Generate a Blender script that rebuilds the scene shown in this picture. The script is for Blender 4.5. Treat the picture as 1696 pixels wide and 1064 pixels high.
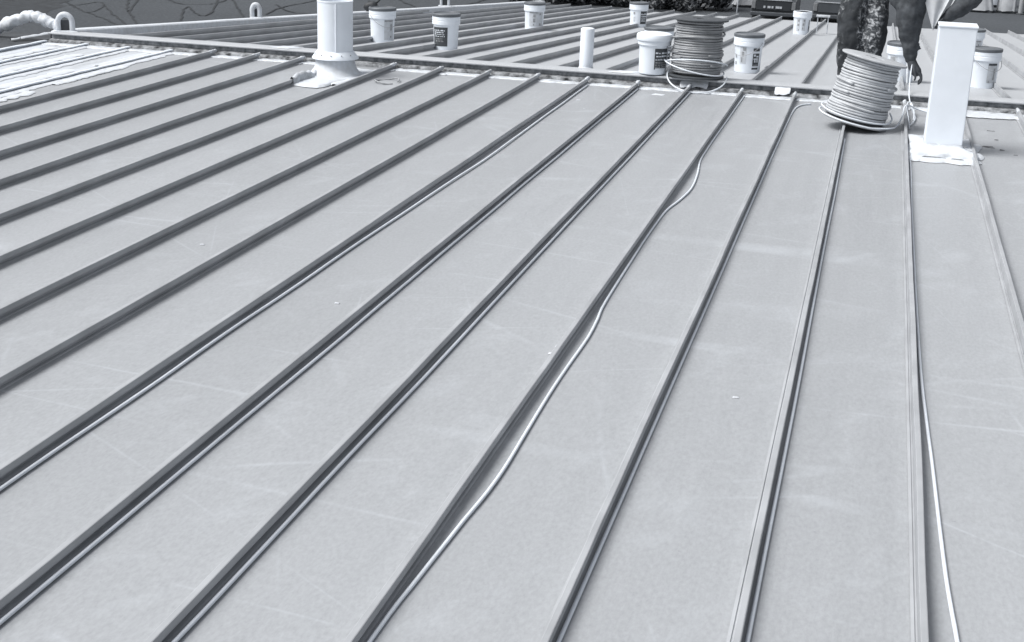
import bpy, bmesh, math, random
from mathutils import Vector, Matrix, noise
R = math.radians
random.seed(7)
scene = bpy.context.scene
for o in list(bpy.data.objects):
    bpy.data.objects.remove(o)
COL = scene.collection

# ------------------------------------------------------------------ camera, sky, sun, exposure
cam_d = bpy.data.cameras.new('camera')
cam_d.sensor_width = 36.0
cam_d.lens = 2270.3 / 1696 * 36
cam_d.clip_start = 0.05
cam_d.clip_end = 2000
cam = bpy.data.objects.new('camera', cam_d)
COL.objects.link(cam)
CR = Vector((0.96571059, 0.25725709, 0.03495484))
CU = Vector((-0.11322213, 0.29615692, 0.94840488))
CF = Vector((-0.23363177, 0.9198423, -0.31512907))
CAMP = Vector((-0.3034, -12.9205, 1.9167))
cam.matrix_world = Matrix(((CR.x, CU.x, -CF.x, CAMP.x), (CR.y, CU.y, -CF.y, CAMP.y),
                           (CR.z, CU.z, -CF.z, CAMP.z), (0, 0, 0, 1)))
scene.camera = cam
SUN_EL, SUN_AZ = 55.0, 243.0          # azimuth clockwise from +Y: the light comes from the left
world = bpy.data.worlds.new('World')
scene.world = world
world.use_nodes = True
nt = world.node_tree
nt.nodes.clear()
sky = nt.nodes.new('ShaderNodeTexSky')
sky.sky_type = 'NISHITA'
sky.sun_disc = False
sky.sun_elevation = R(SUN_EL)
sky.sun_rotation = R(SUN_AZ)
sky.air_density = 1.0
sky.dust_density = 3.0
hs = nt.nodes.new('ShaderNodeHueSaturation')
hs.inputs['Saturation'].default_value = 0.22
bg = nt.nodes.new('ShaderNodeBackground')
bg.inputs['Strength'].default_value = 0.05
wo = nt.nodes.new('ShaderNodeOutputWorld')
nt.links.new(sky.outputs[0], hs.inputs['Color'])
nt.links.new(hs.outputs[0], bg.inputs['Color'])
nt.links.new(bg.outputs[0], wo.inputs['Surface'])
sun_d = bpy.data.lights.new('sun', 'SUN')
sun_d.energy = 1.5
sun_d.angle = R(30)
sun_d.color = (1.0, 0.985, 0.965)
sun = bpy.data.objects.new('sun', sun_d)
COL.objects.link(sun)
sd = Vector((math.sin(R(SUN_AZ)) * math.cos(R(SUN_EL)), math.cos(R(SUN_AZ)) * math.cos(R(SUN_EL)), math.sin(R(SUN_EL))))
sun.rotation_euler = (-sd).to_track_quat('-Z', 'Y').to_euler()
sun.location = (-20, 0, 30)
vs = scene.view_settings
vs.view_transform = 'Standard'
vs.look = 'None'
vs.gamma = 1.0
vs.exposure = 1.49
vs.use_curve_mapping = False

# ------------------------------------------------------------------ materials
TINT = (0.945, 0.985, 1.035)


def tint(v, t=1.0):
    t *= 2.2 if v < 0.15 else (1.5 if v > 0.6 else 1.0)
    return tuple(min(1.0, v * (1 + (c - 1) * t)) for c in TINT) + (1.0,)


class NT:
    def __init__(s, name):
        s.m = bpy.data.materials.new(name)
        s.m.use_nodes = True
        s.t = s.m.node_tree
        s.b = s.t.nodes['Principled BSDF']

    def n(s, kind, **kw):
        nd = s.t.nodes.new('ShaderNode' + kind)
        for k, v in kw.items():
            setattr(nd, k, v)
        return nd

    def l(s, a, b):
        s.t.links.new(a, b)

    def pos(s, scale=(1, 1, 1), obj=False, rot=(0, 0, 0)):
        if obj:
            src = s.n('TexCoord').outputs['Object']
        else:
            src = s.n('NewGeometry').outputs['Position']
        if any(rot):                       # turn first, then stretch
            mr = s.n('Mapping')
            mr.inputs['Rotation'].default_value = rot
            s.l(src, mr.inputs['Vector'])
            src = mr.outputs[0]
        mp = s.n('Mapping')
        mp.inputs['Scale'].default_value = scale
        s.l(src, mp.inputs['Vector'])
        return mp.outputs[0]

    def noise(s, vec, scale, detail=4, rough=0.55, dist=0.0):
        nz = s.n('TexNoise')
        nz.inputs['Scale'].default_value = scale
        nz.inputs['Detail'].default_value = detail
        nz.inputs['Roughness'].default_value = rough
        nz.inputs['Distortion'].default_value = dist
        s.l(vec, nz.inputs['Vector'])
        return nz.outputs['Fac']

    def ramp(s, fac, stops):
        r = s.n('ValToRGB')
        e = r.color_ramp.elements
        while len(e) < len(stops):
            e.new(0.5)
        for i, (p, c) in enumerate(stops):
            e[i].position = p
            e[i].color = c if isinstance(c, tuple) else (c, c, c, 1)
        s.l(fac, r.inputs[0])
        return r.outputs[0]

    def math(s, op, a, b=None, clamp=False):
        m = s.n('Math', operation=op, use_clamp=clamp)
        for i, v in enumerate((a, b)):
            if v is None:
                continue
            if isinstance(v, (int, float)):
                m.inputs[i].default_value = v
            else:
                s.l(v, m.inputs[i])
        return m.outputs[0]

    def mix(s, fac, a, b):
        m = s.n('MixRGB')
        for i, v in enumerate((fac, a, b)):
            if isinstance(v, (int, float)):
                m.inputs[i].default_value = v
            elif isinstance(v, tuple):
                m.inputs[i].default_value = v
            else:
                s.l(v, m.inputs[i])
        return m.outputs[0]

    def bump(s, h, strength, dist):
        b = s.n('Bump')
        b.inputs['Strength'].default_value = strength
        b.inputs['Distance'].default_value = dist
        s.l(h, b.inputs['Height'])
        s.l(b.outputs[0], s.b.inputs['Normal'])


def simple(name, v, rough=0.6, var=0.12, scale=6, spec=0.4, bump=0.0, bscale=40, obj=False, t=1.0):
    k = NT(name)
    p = k.pos(obj=obj)
    f = k.noise(p, scale, 5)
    c = k.ramp(f, [(0.3, tint(v * (1 - var), t)), (0.7, tint(v * (1 + var), t))])
    k.l(c, k.b.inputs['Base Color'])
    k.b.inputs['Roughness'].default_value = rough
    k.b.inputs['Specular IOR Level'].default_value = spec
    if bump:
        k.bump(k.noise(p, bscale, 3), bump, 0.004)
    return k.m


def roof_mat(name, v, coated=0.0, dirt=1.0):
    k = NT(name)
    p = k.pos()
    broad = k.noise(p, 0.55, 4)
    streak = k.noise(k.pos(scale=(14, 0.7, 1)), 1.0, 6, 0.65)
    grain = k.noise(k.pos(scale=(1, 0.45, 1)), 75, 5, 0.7)
    base = k.ramp(broad, [(0.3, tint(v * 0.94)), (0.72, tint(v * 1.06))])
    base = k.mix(0.42, base, k.ramp(streak, [(0.25, tint(v * 0.88)), (0.75, tint(v * 1.10))]))
    base = k.mix(0.42, base, k.ramp(grain, [(0.3, tint(v * 0.74)), (0.7, tint(v * 1.24))]))
    # pale scuffs: long gently bent scrapes, mostly across the pans, broken up by a second noise
    for sc, rot, wdt, op in ((1.5, 0.12, 0.009, 0.24), (1.3, -0.40, 0.007, 0.20), (1.5, 1.25, 0.006, 0.17), (1.2, 0.65, 0.006, 0.2)):
        nz = k.noise(k.pos(scale=(0.10, 1.0, 0.0), rot=(0, 0, rot)), sc, 1.0, 0.4, 0.1)
        d = k.math('ABSOLUTE', k.math('SUBTRACT', nz, 0.5))
        ln = k.math('SUBTRACT', 1.0, k.math('DIVIDE', d, wdt), clamp=True)
        brk = k.ramp(k.noise(k.pos(rot=(0, 0, rot + 1)), 1.2, 4, 0.65), [(0.48, 0.0), (0.64, 1.0)])
        fac = k.math('MULTIPLY', k.math('MULTIPLY', ln, brk), op * dirt)
        base = k.mix(fac, base, tint(0.62))
    # each sheet has weathered to its own tone
    sheet = k.ramp(k.n('ObjectInfo').outputs['Random'], [(0.0, 0.93), (1.0, 1.0)])
    mul = k.n('MixRGB', blend_type='MULTIPLY')
    mul.inputs[0].default_value = 1.0
    k.l(base, mul.inputs[1])
    k.l(sheet, mul.inputs[2])
    base = mul.outputs[0]
    # pale foot-rubbed patches and small dark specks
    smear = k.ramp(k.noise(k.pos(scale=(1.6, 0.8, 1), rot=(0, 0, 0.6)), 2.2, 6, 0.7), [(0.55, 0.0), (0.78, 0.2)])
    base = k.mix(smear, base, tint(0.62))
    spk = k.ramp(k.noise(p, 46, 2), [(0.735, 0.0), (0.78, 0.38)])
    base = k.mix(spk, base, tint(0.2))
    if coated:
        br = k.noise(k.pos(scale=(9, 0.5, 1)), 1.0, 6, 0.7)
        f = k.ramp(br, [(0.40, 0.0), (0.58, coated)])
        base = k.mix(f, base, tint(0.61))
    k.l(base, k.b.inputs['Base Color'])
    rg = k.ramp(streak, [(0.2, 0.34), (0.8, 0.5)])
    k.l(rg, k.b.inputs['Roughness'])
    k.b.inputs['Specular IOR Level'].default_value = 0.45
    k.bump(k.noise(k.pos(scale=(3, 1.4, 1)), 1.4, 5, 0.6), 0.15, 0.02)
    return k.m


M = {}
M['roof'] = roof_mat('roof_paint', 0.343)
M['roof_far'] = roof_mat('roof_paint_beyond_ridge', 0.43, dirt=0.4)
M['roof_coated'] = roof_mat('roof_brushed_coating', 0.44, coated=0.95)
M['rib'] = simple('seam_paint', 0.35, 0.42, 0.16, 3, 0.35)
M['rib_white'] = simple('seam_white_coating', 0.70, 0.6, 0.08, 5, 0.3, 0.5, 30)
M['cap'] = roof_mat('ridge_cap_paint', 0.44, dirt=0.3)
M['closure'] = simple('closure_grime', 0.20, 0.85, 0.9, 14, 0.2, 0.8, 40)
M['sealant'] = simple('white_sealant', 0.59, 0.55, 0.1, 18, 0.35, 0.8, 45)
M['sealant_grey'] = simple('smeared_sealant', 0.5, 0.65, 0.35, 14, 0.3, 0.8, 60)
M['white_pipe'] = simple('white_painted_pipe', 0.78, 0.5, 0.05, 4, 0.35, 0.1, 60)
M['white_post'] = simple('white_painted_duct', 0.80, 0.5, 0.04, 5, 0.35, 0.1, 60)
M['pail'] = simple('white_pail_plastic', 0.82, 0.42, 0.03, 8, 0.4)
M['lid_dark'] = simple('dark_lid_plastic', 0.13, 0.5, 0.15, 10, 0.4)
M['lid_white'] = simple('white_lid_plastic', 0.84, 0.42, 0.02, 8, 0.4)
M['p_dark'] = simple('label_dark_print', 0.07, 0.5, 0.2, 30, 0.3)
M['p_mid'] = simple('label_mid_print', 0.30, 0.5, 0.25, 40, 0.3)
M['p_grey'] = simple('label_pale_grey_print', 0.55, 0.5, 0.1, 30, 0.3)
M['p_white'] = simple('label_white_print', 0.75, 0.5, 0.1, 30, 0.3)
M['wire'] = simple('bail_wire', 0.35, 0.4, 0.1, 10, 0.5)
M['cable'] = simple('pale_cable_jacket', 0.72, 0.5, 0.06, 12, 0.5)
M['cable_shade'] = simple('shaded_cable_jacket', 0.27, 0.45, 0.15, 14, 0.4)  # shade of the rear coil put into the cable colour; inner windings share it
M['cable_sp'] = simple('spooled_cable_jacket', 0.46, 0.45, 0.16, 9, 0.4)
M['flange'] = simple('spool_flange_board', 0.40, 0.7, 0.1, 14, 0.2, 0.2, 60)
M['flange_dk'] = simple('spool_dark_plastic', 0.075, 0.5, 0.2, 10, 0.35)
M['black'] = simple('black_rubber', 0.045, 0.6, 0.2, 12, 0.3)
M['dark_gutter'] = simple('dark_metal_and_shade', 0.055, 0.6, 0.3, 6, 0.3)
M['cap_gap'] = simple('cap_gap_shade', 0.25, 0.95, 0.5, 20, 0.1)
M['tarp'] = simple('pale_canvas', 0.46, 0.8, 0.12, 3, 0.2, 0.3, 8)
M['tarp_white'] = simple('white_canvas', 0.75, 0.8, 0.06, 3, 0.2, 0.3, 8)
M['truck'] = simple('dark_vehicle_paint', 0.05, 0.3, 0.15, 2, 0.5)
M['truck2'] = simple('charcoal_vehicle_paint', 0.09, 0.3, 0.15, 2, 0.5)
M['glass'] = simple('vehicle_glass', 0.06, 0.1, 0.1, 2, 0.6)
M['chrome'] = simple('brushed_trim', 0.55, 0.3, 0.1, 10, 0.6)
M['tyre'] = simple('tyre_rubber', 0.04, 0.8, 0.2, 20, 0.2)
M['lamp_lens'] = simple('tail_lamp_lens', 0.22, 0.3, 0.1, 10, 0.5)
M['wall'] = simple('outer_wall_paint', 0.4, 0.8, 0.1, 2, 0.2)
M['leaf_a'] = simple('leaf_dark', 0.055, 0.55, 0.35, 4, 0.35)
M['leaf_b'] = simple('leaf_mid', 0.12, 0.55, 0.35, 4, 0.35)
M['leaf_c'] = simple('leaf_pale', 0.30, 0.55, 0.35, 4, 0.35)
M['bark'] = simple('bark', 0.08, 0.9, 0.3, 12, 0.2)
M['cloth'] = simple('dark_work_jacket', 0.075, 0.85, 0.35, 14, 0.15, 0.5, 30)
M['glove'] = simple('dark_glove', 0.07, 0.75, 0.25, 20, 0.2)
M['shirt'] = simple('pale_shirt', 0.50, 0.85, 0.15, 9, 0.15, 0.4, 25)
M['skin'] = simple('skin', 0.22, 0.55, 0.08, 12, 0.35)
M['hair'] = simple('hair', 0.04, 0.6, 0.2, 40, 0.3)
M['shoe'] = simple('shoe', 0.06, 0.6, 0.2, 20, 0.3)


def asphalt_mat():
    k = NT('asphalt')
    p = k.pos()
    c = k.ramp(k.noise(p, 0.12, 5), [(0.35, tint(0.062)), (0.68, tint(0.085))])
    g = k.ramp(k.noise(p, 9, 4), [(0.3, tint(0.035)), (0.7, tint(0.115))])
    k.l(k.mix(0.4, c, g), k.b.inputs['Base Color'])
    k.b.inputs['Roughness'].default_value = 0.95
    k.b.inputs['Specular IOR Level'].default_value = 0.15
    return k.m


def trouser_mat():
    k = NT('speckled_work_trousers')
    p = k.pos(obj=True)
    cam_n = k.noise(p, 24, 4, 0.7, 0.8)
    pat = k.ramp(cam_n, [(0.40, tint(0.035)), (0.5, tint(0.09)), (0.56, tint(0.22)), (0.63, tint(0.52))])
    dark = k.ramp(k.noise(p, 12, 4), [(0.35, tint(0.035)), (0.72, tint(0.065))])
    # the pattern is a sewn panel that runs down the inside front of the legs
    sx = k.n('SeparateXYZ')
    k.l(k.n('TexCoord').outputs['Object'], sx.inputs[0])
    wob = k.math('MULTIPLY', k.math('SUBTRACT', k.noise(p, 5, 3), 0.5), 0.16)
    xx = k.math('ADD', sx.outputs['X'], wob)
    d = k.math('ABSOLUTE', k.math('SUBTRACT', xx, 0.045))
    m = k.math('SUBTRACT', 1.0, k.math('MULTIPLY', k.math('SUBTRACT', d, 0.085), 28.0), clamp=True)
    spots = k.math('MULTIPLY', k.ramp(k.noise(p, 7, 3), [(0.52, 0.0), (0.62, 1.0)]), 0.45)
    m = k.math('MAXIMUM', m, spots)
    k.l(k.mix(m, dark, pat), k.b.inputs['Base Color'])
    k.b.inputs['Roughness'].default_value = 0.85
    k.b.inputs['Specular IOR Level'].default_value = 0.15
    k.bump(k.noise(p, 26, 3), 0.5, 0.01)
    return k.m


M['asphalt'] = asphalt_mat()
M['asphalt_dark'] = simple('dark_asphalt', 0.045, 0.9, 0.25, 3, 0.2)  # darker than the main asphalt
M['crack'] = simple('crack_sealer', 0.04, 0.8, 0.2, 6, 0.2)
M['trousers'] = trouser_mat()


# ------------------------------------------------------------------ helpers
def link(o, parent=None):
    COL.objects.link(o)
    if parent is not None:
        o.parent = parent
    return o


def tag(o, label=None, cat=None, group=None, kind=None):
    for key, v in (('label', label), ('category', cat), ('group', group), ('kind', kind)):
        if v:
            o[key] = v
    return o


def empty(name, loc=(0, 0, 0), rz=0.0, **kw):
    o = bpy.data.objects.new(name, None)
    o.location = loc
    o.rotation_euler = (0, 0, rz)
    o.empty_display_size = 0.1
    link(o)
    return tag(o, **kw)


class MB:
    def __init__(s):
        s.v, s.f = [], []

    def add(s, vs_, fs):
        o = len(s.v)
        s.v += [tuple(v) for v in vs_]
        s.f += [tuple(i + o for i in f) for f in fs]
        return s

    def box(s, x0, x1, y0, y1, z0, z1):
        return s.add([(x0, y0, z0), (x1, y0, z0), (x1, y1, z0), (x0, y1, z0), (x0, y0, z1), (x1, y0, z1), (x1, y1, z1), (x0, y1, z1)],
                     [(0, 3, 2, 1), (4, 5, 6, 7), (0, 1, 5, 4), (1, 2, 6, 5), (2, 3, 7, 6), (3, 0, 4, 7)])

    def tube(s, pts, rad, n=8, caps=True):
        pts = [Vector(p) for p in pts]
        if not hasattr(rad, '__len__'):
            rad = [rad] * len(pts)
        tang = []
        for i in range(len(pts)):
            a = pts[max(0, i - 1)]
            b = pts[min(len(pts) - 1, i + 1)]
            t = (b - a)
            tang.append(t.normalized() if t.length > 1e-9 else Vector((0, 0, 1)))
        up = Vector((0, 0, 1)) if abs(tang[0].z) < 0.9 else Vector((1, 0, 0))
        nrm = (up - tang[0] * up.dot(tang[0])).normalized()
        o = len(s.v)
        for i, p in enumerate(pts):
            nrm = (nrm - tang[i] * nrm.dot(tang[i]))
            nrm = nrm.normalized() if nrm.length > 1e-6 else tang[i].orthogonal().normalized()
            bn = tang[i].cross(nrm)
            for k in range(n):
                a = 2 * math.pi * k / n
                s.v.append(tuple(p + (nrm * math.cos(a) + bn * math.sin(a)) * rad[i]))
        for i in range(len(pts) - 1):
            for k in range(n):
                k2 = (k + 1) % n
                s.f.append((o + i * n + k, o + i * n + k2, o + (i + 1) * n + k2, o + (i + 1) * n + k))
        if caps:
            s.f.append(tuple(o + k for k in reversed(range(n))))
            s.f.append(tuple(o + (len(pts) - 1) * n + k for k in range(n)))
        return s

    def lathe(s, prof, n=32, c=(0, 0, 0)):
        o = len(s.v)
        for (r, z) in prof:
            for k in range(n):
                a = 2 * math.pi * k / n
                s.v.append((c[0] + r * math.cos(a), c[1] + r * math.sin(a), c[2] + z))
        for i in range(len(prof) - 1):
            for k in range(n):
                k2 = (k + 1) % n
                s.f.append((o + i * n + k, o + i * n + k2, o + (i + 1) * n + k2, o + (i + 1) * n + k))
        if prof[0][0] > 1e-5:
            s.f.append(tuple(o + k for k in reversed(range(n))))
        if prof[-1][0] > 1e-5:
            s.f.append(tuple(o + (len(prof) - 1) * n + k for k in range(n)))
        return s

    def mesh(s, name, mat, smooth=False):
        me = bpy.data.meshes.new(name)
        me.from_pydata(s.v, [], s.f)
        me.materials.append(mat)
        if smooth:
            me.polygons.foreach_set('use_smooth', [True] * len(me.polygons))
        me.update()
        return me

    def build(s, name, mat, parent=None, smooth=False, loc=None, bevel=0.0, angle=None):
        me = s.mesh(name, mat, smooth)
        if angle is not None:
            bm = bmesh.new()
            bm.from_mesh(me)
            for e in bm.edges:
                e.smooth = not (len(e.link_faces) == 2 and e.calc_face_angle(0) > angle)
            for f in bm.faces:
                f.smooth = True
            bm.to_mesh(me)
            bm.free()
        o = bpy.data.objects.new(name, me)
        if loc:
            o.location = loc
        if bevel:
            b = o.modifiers.new('bevel', 'BEVEL')
            b.width = bevel
            b.segments = 2
        return link(o, parent)


def inst(name, me, parent=None, loc=(0, 0, 0)):
    o = bpy.data.objects.new(name, me)
    o.location = loc
    return link(o, parent)


def smooth_path(pts, sub=8):
    pts = [Vector(p) for p in pts]
    out = []
    for i in range(len(pts) - 1):
        p0 = pts[max(0, i - 1)]
        p1, p2 = pts[i], pts[i + 1]
        p3 = pts[min(len(pts) - 1, i + 2)]
        for k in range(sub):
            t = k / sub
            out.append(0.5 * ((2 * p1) + (p2 - p0) * t + (2 * p0 - 5 * p1 + 4 * p2 - p3) * t * t + (3 * p1 - p0 - 3 * p2 + p3) * t ** 3))
    out.append(pts[-1])
    return out


def nz1(x, seed=0.0):
    return noise.noise(Vector((x, seed * 7.31, seed * 3.7)))


def patch(poly, z, t, seed=0, jitter=0.012, sub=5):
    """an irregular daub lying on a surface: noisy outline, rounded edge, thickness t; z is a function or number"""
    zf = z if callable(z) else (lambda x, y: z)
    pts = []
    n = len(poly)
    for i in range(n):
        a, b = Vector(poly[i]), Vector(poly[(i + 1) % n])
        for k in range(sub):
            p = a.lerp(b, k / sub)
            j = Vector((noise.noise(Vector((p.x * 9, p.y * 9, seed))), noise.noise(Vector((p.x * 9, p.y * 9, seed + 5.5)))))
            pts.append(p + j * jitter)
    c = sum(pts, Vector((0, 0))) / len(pts)
    mb = MB()
    m = len(pts)
    vs_ = [(p.x, p.y, zf(p.x, p.y)) for p in pts]
    for sc, h in ((0.95, 0.75), (0.86, 1.0), (0.45, 1.0)):
        for p in pts:
            q = c + (p - c) * sc
            vs_.append((q.x, q.y, zf(q.x, q.y) + t * h * (1 + 0.35 * noise.noise(Vector((q.x * 14, q.y * 14, seed))))))
    vs_.append((c.x, c.y, zf(c.x, c.y) + t))
    fs = []
    for r in range(3):
        for i in range(m):
            j = (i + 1) % m
            fs.append((r * m + i, r * m + j, (r + 1) * m + j, (r + 1) * m + i))
    for i in range(m):
        fs.append((3 * m + i, 3 * m + (i + 1) % m, 4 * m))
    return mb.add(vs_, fs)


def daub_strip(p0, p1, w, t, seed, zf, n=24, wvar=0.45):
    """an irregular brushed band between two points (x, y)"""
    p0, p1 = Vector(p0), Vector(p1)
    d = (p1 - p0).normalized()
    s_ = Vector((-d.y, d.x))
    L = (p1 - p0).length
    mb = MB()
    vs_, fs = [], []
    prof = ((-1, 0), (-0.8, 0.8), (-0.3, 1), (0.3, 1), (0.8, 0.8), (1, 0))
    for i in range(n + 1):
        u = i / n
        c = p0.lerp(p1, u) + s_ * (w * 0.35 * nz1(u * L * 7, seed + 1))
        wl = w * (1 + wvar * (nz1(u * L * 12, seed + 2) + 0.6 * nz1(u * L * 31, seed + 3)))
        wr = w * (1 + wvar * (nz1(u * L * 12, seed + 4) + 0.6 * nz1(u * L * 31, seed + 6)))
        tt = t * (1 + 0.5 * nz1(u * L * 16, seed + 5))
        if i in (0, n):
            wl *= 0.5
            wr *= 0.5
        for (q, h) in prof:
            off = c + s_ * (q * (wl if q < 0 else wr))
            vs_.append((off.x, off.y, zf(off.x, off.y) + tt * h))
    k = len(prof)
    for i in range(n):
        for j in range(k - 1):
            fs.append((i * k + j, i * k + j + 1, (i + 1) * k + j + 1, (i + 1) * k + j))
    return mb.add(vs_, fs)


def blob(name, chains, mat, parent, voxel=0.014, smooth_it=4, extra=None):
    """one continuous body surface: sphere-swept chains fused by a voxel remesh"""
    mb = MB()
    for ch in chains:
        pts = smooth_path([c[:3] for c in ch], 6)
        rads = []
        for i in range(len(ch) - 1):
            for k in range(6):
                rads.append(ch[i][3] + (ch[i + 1][3] - ch[i][3]) * k / 6)
        rads.append(ch[-1][3])
        # rounded ends
        d0 = (pts[0] - pts[1]).normalized()
        d1 = (pts[-1] - pts[-2]).normalized()
        P = [pts[0] + d0 * rads[0] * 0.9, pts[0] + d0 * rads[0] * 0.6] + pts + [pts[-1] + d1 * rads[-1] * 0.6, pts[-1] + d1 * rads[-1] * 0.9]
        Q = [rads[0] * 0.35, rads[0] * 0.8] + rads + [rads[-1] * 0.8, rads[-1] * 0.35]
        mb.tube(P, Q, 14)
    if extra:
        extra(mb)
    o = mb.build(name, mat, parent)
    r = o.modifiers.new('fuse', 'REMESH')
    r.mode = 'VOXEL'
    r.voxel_size = voxel
    r.use_smooth_shade = True
    if smooth_it:
        s_ = o.modifiers.new('relax', 'SMOOTH')
        s_.iterations = smooth_it
        s_.factor = 0.5
    return o


# ------------------------------------------------------------------ roof dimensions
SP, RH = 0.48, 0.056
SN, SF = 0.0042, 0.0602
Y0, YR, YE = -15.5, -0.20, 18.6


def seam_x(i):
    return SP * (i - 15)


def zn(x, y):
    return SN * y


def zfar(x, y):
    return -SF * y


RAKE0, RAKE1 = (-8.72, 0.0), (-7.86, 18.6)


def rake_x(y):
    return RAKE0[0] + (RAKE1[0] - RAKE0[0]) * max(0, y) / 18.6


GZ = -4.2

# ------------------------------------------------------------------ ground
g = MB()
g.add([(-900, -900, GZ), (900, -900, GZ), (900, 900, GZ), (-900, 900, GZ)], [(0, 1, 2, 3)])
ground = tag(g.build('asphalt_ground', M['asphalt']), kind='structure')
pv = MB()
pv.add([(-60, 20, GZ + .006), (-31.0, 20, GZ + .006), (-30.5, 32.7, GZ + .006), (-32.2, 36.2, GZ + .006), (-32.6, 38.0, GZ + .006), (-33.2, 38.4, GZ + .006),
        (-33.7, 40.3, GZ + .006), (-36, 47, GZ + .006), (-60, 60, GZ + .006)], [tuple(range(9))])
tag(pv.build('dark_asphalt_patch', M['asphalt_dark'], ground), label='darker asphalt')
CR_ = [[(-33.6, 39.5), (-32.5, 38.5), (-32.4, 40.1), (-31.6, 39.2), (-30.8, 37.4), (-30.7, 36.4), (-31.8, 37.5), (-32.8, 38.6)],
       [(-30.7, 36.4), (-29.1, 34.9), (-27.4, 33.1), (-26, 31)], [(-31.4, 39.0), (-29.1, 35.8), (-27.0, 33.1), (-25, 30.5)],
       [(-31.6, 42.0), (-29.5, 37.5), (-30.9, 39.9), (-32.6, 43.2), (-33, 46)], [(-29.5, 37.5), (-28.0, 35.3), (-26.7, 33.3), (-25.8, 31)],
       [(-30.5, 42.7), (-29.2, 41.4), (-28.3, 41.8), (-28.2, 43.1), (-29, 46)],
       [(-26.3, 35.9), (-27.7, 38.7), (-28.4, 40.5), (-26.7, 38.0), (-26.3, 38.0), (-26.9, 39.8), (-28.8, 44.0)],
       [(-28.3, 44.4), (-26.7, 41.6), (-24.7, 38.0), (-23.5, 36)], [(-24.4, 39.5), (-25.1, 42.8), (-25.0, 46.0), (-25.5, 50)],
       [(-22.5, 49.9), (-21.3, 47.7), (-20.1, 45.7), (-19.5, 43)], [(-23.0, 47.5), (-22.1, 45.8), (-21.2, 44.3), (-20.5, 42.5)],
       [(-18.6, 53.2), (-18.5, 50.0), (-18.6, 48.3), (-18, 46)], [(-25.8, 43.5), (-24.1, 41.1), (-23.0, 40.8), (-21, 40)]]
for ci, c in enumerate(CR_):
    pts = smooth_path([(x, y, 0) for x, y in c], 7)
    vs_, fs = [], []
    for i, p in enumerate(pts):
        a, b = pts[max(0, i - 1)], pts[min(len(pts) - 1, i + 1)]
        d = (b - a).normalized()
        wob = Vector((nz1(i * .7, ci), nz1(i * .7, ci + 50), 0)) * 0.10
        sdv = Vector((-d.y, d.x, 0)) * (0.042 + 0.018 * nz1(i * 0.9, ci + 9))
        for q in (p + wob - sdv, p + wob + sdv):
            vs_.append((q.x, q.y, GZ + 0.012 + 0.0015 * ci))
    for i in range(len(pts) - 1):
        fs.append((2 * i, 2 * i + 1, 2 * i + 3, 2 * i + 2))
    MB().add(vs_, fs).build('crack_line', M['crack'], ground)

# ------------------------------------------------------------------ roof
roof = empty('roof', (0, 0, 0), kind='structure')
XL, NR = -3, 26
walls = MB()
walls.box(-9.55, seam_x(NR) - .05, Y0 + .1, 0.2, GZ, -0.15)
tag(walls.build('outer_wall', M['wall']), kind='structure')
walls = MB()
ys = 18.35
walls.add([(-8.6, .2, GZ), (seam_x(NR) - .05, .2, GZ), (seam_x(NR) - .05, ys, GZ), (-7.75, ys, GZ),
           (-8.6, .2, -.12), (seam_x(NR) - .05, .2, -.12), (seam_x(NR) - .05, ys, -SF * ys - .06), (-7.75, ys, -SF * ys - .06)],
          [(0, 3, 2, 1), (4, 5, 6, 7), (0, 1, 5, 4), (1, 2, 6, 5), (2, 3, 7, 6), (3, 0, 4, 7)])
tag(walls.build('outer_wall', M['wall']), kind='structure')


def panel_mesh(name, ya, yb, zfn, mat, seed, ny):
    xs = (0.002, 0.012, 0.03, 0.09, 0.16, 0.24, 0.32, 0.39, 0.45, 0.468, 0.478)
    zs = (0.006, 0.0035, 0.0, 0.0, 0.0, 0.0, 0.0, 0.0, 0.0, 0.0035, 0.006)
    vs_, fs = [], []
    nx = len(xs)
    for j in range(ny + 1):
        y = ya + (yb - ya) * j / ny
        for i, x in enumerate(xs):
            edge = min(1.0, max(0.0, min(x - 0.03, 0.45 - x) / 0.1))
            w = edge * (0.0035 * noise.noise(Vector((x * 3.2, y * 1.1, seed * 5.1))) + 0.0016 * noise.noise(Vector((x * 8, y * 3.3, seed * 2.7))))
            vs_.append((x, y, zfn(x, y) + zs[i] + w))
    for j in range(ny):
        for i in range(nx - 1):
            a = j * nx + i
            fs.append((a, a + 1, a + nx + 1, a + nx))
    b = len(vs_)                       # underside gives the sheet a thickness
    vs_ += [(0.002, ya, zfn(0, ya) - .012), (0.478, ya, zfn(0, ya) - .012), (0.478, yb, zfn(0, yb) - .012), (0.002, yb, zfn(0, yb) - .012)]
    fs += [(b, b + 3, b + 2, b + 1)] + [tuple([b, b + 1] + list(range(nx - 1, -1, -1)))]
    fs += [tuple([b + 3] + list(range(ny * nx, ny * nx + nx)) + [b + 2])]
    return MB().add(vs_, fs).mesh(name, mat, True)


RIB = [(-0.030, 0.004), (-0.030, 0.009), (-0.020, 0.0105), (-0.0185, 0.0062), (-0.0125, 0.0068), (-0.0105, RH - .006), (-0.0098, RH - .0008), (-0.008, RH), (0.008, RH),
       (0.0105, RH - .0012), (0.0112, RH - .004), (0.0112, RH - .026), (0.0095, RH - .0275), (-0.0030, RH - .0265), (-0.0035, 0.011), (0.007, 0.0075), (0.012, 0.004)]


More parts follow.
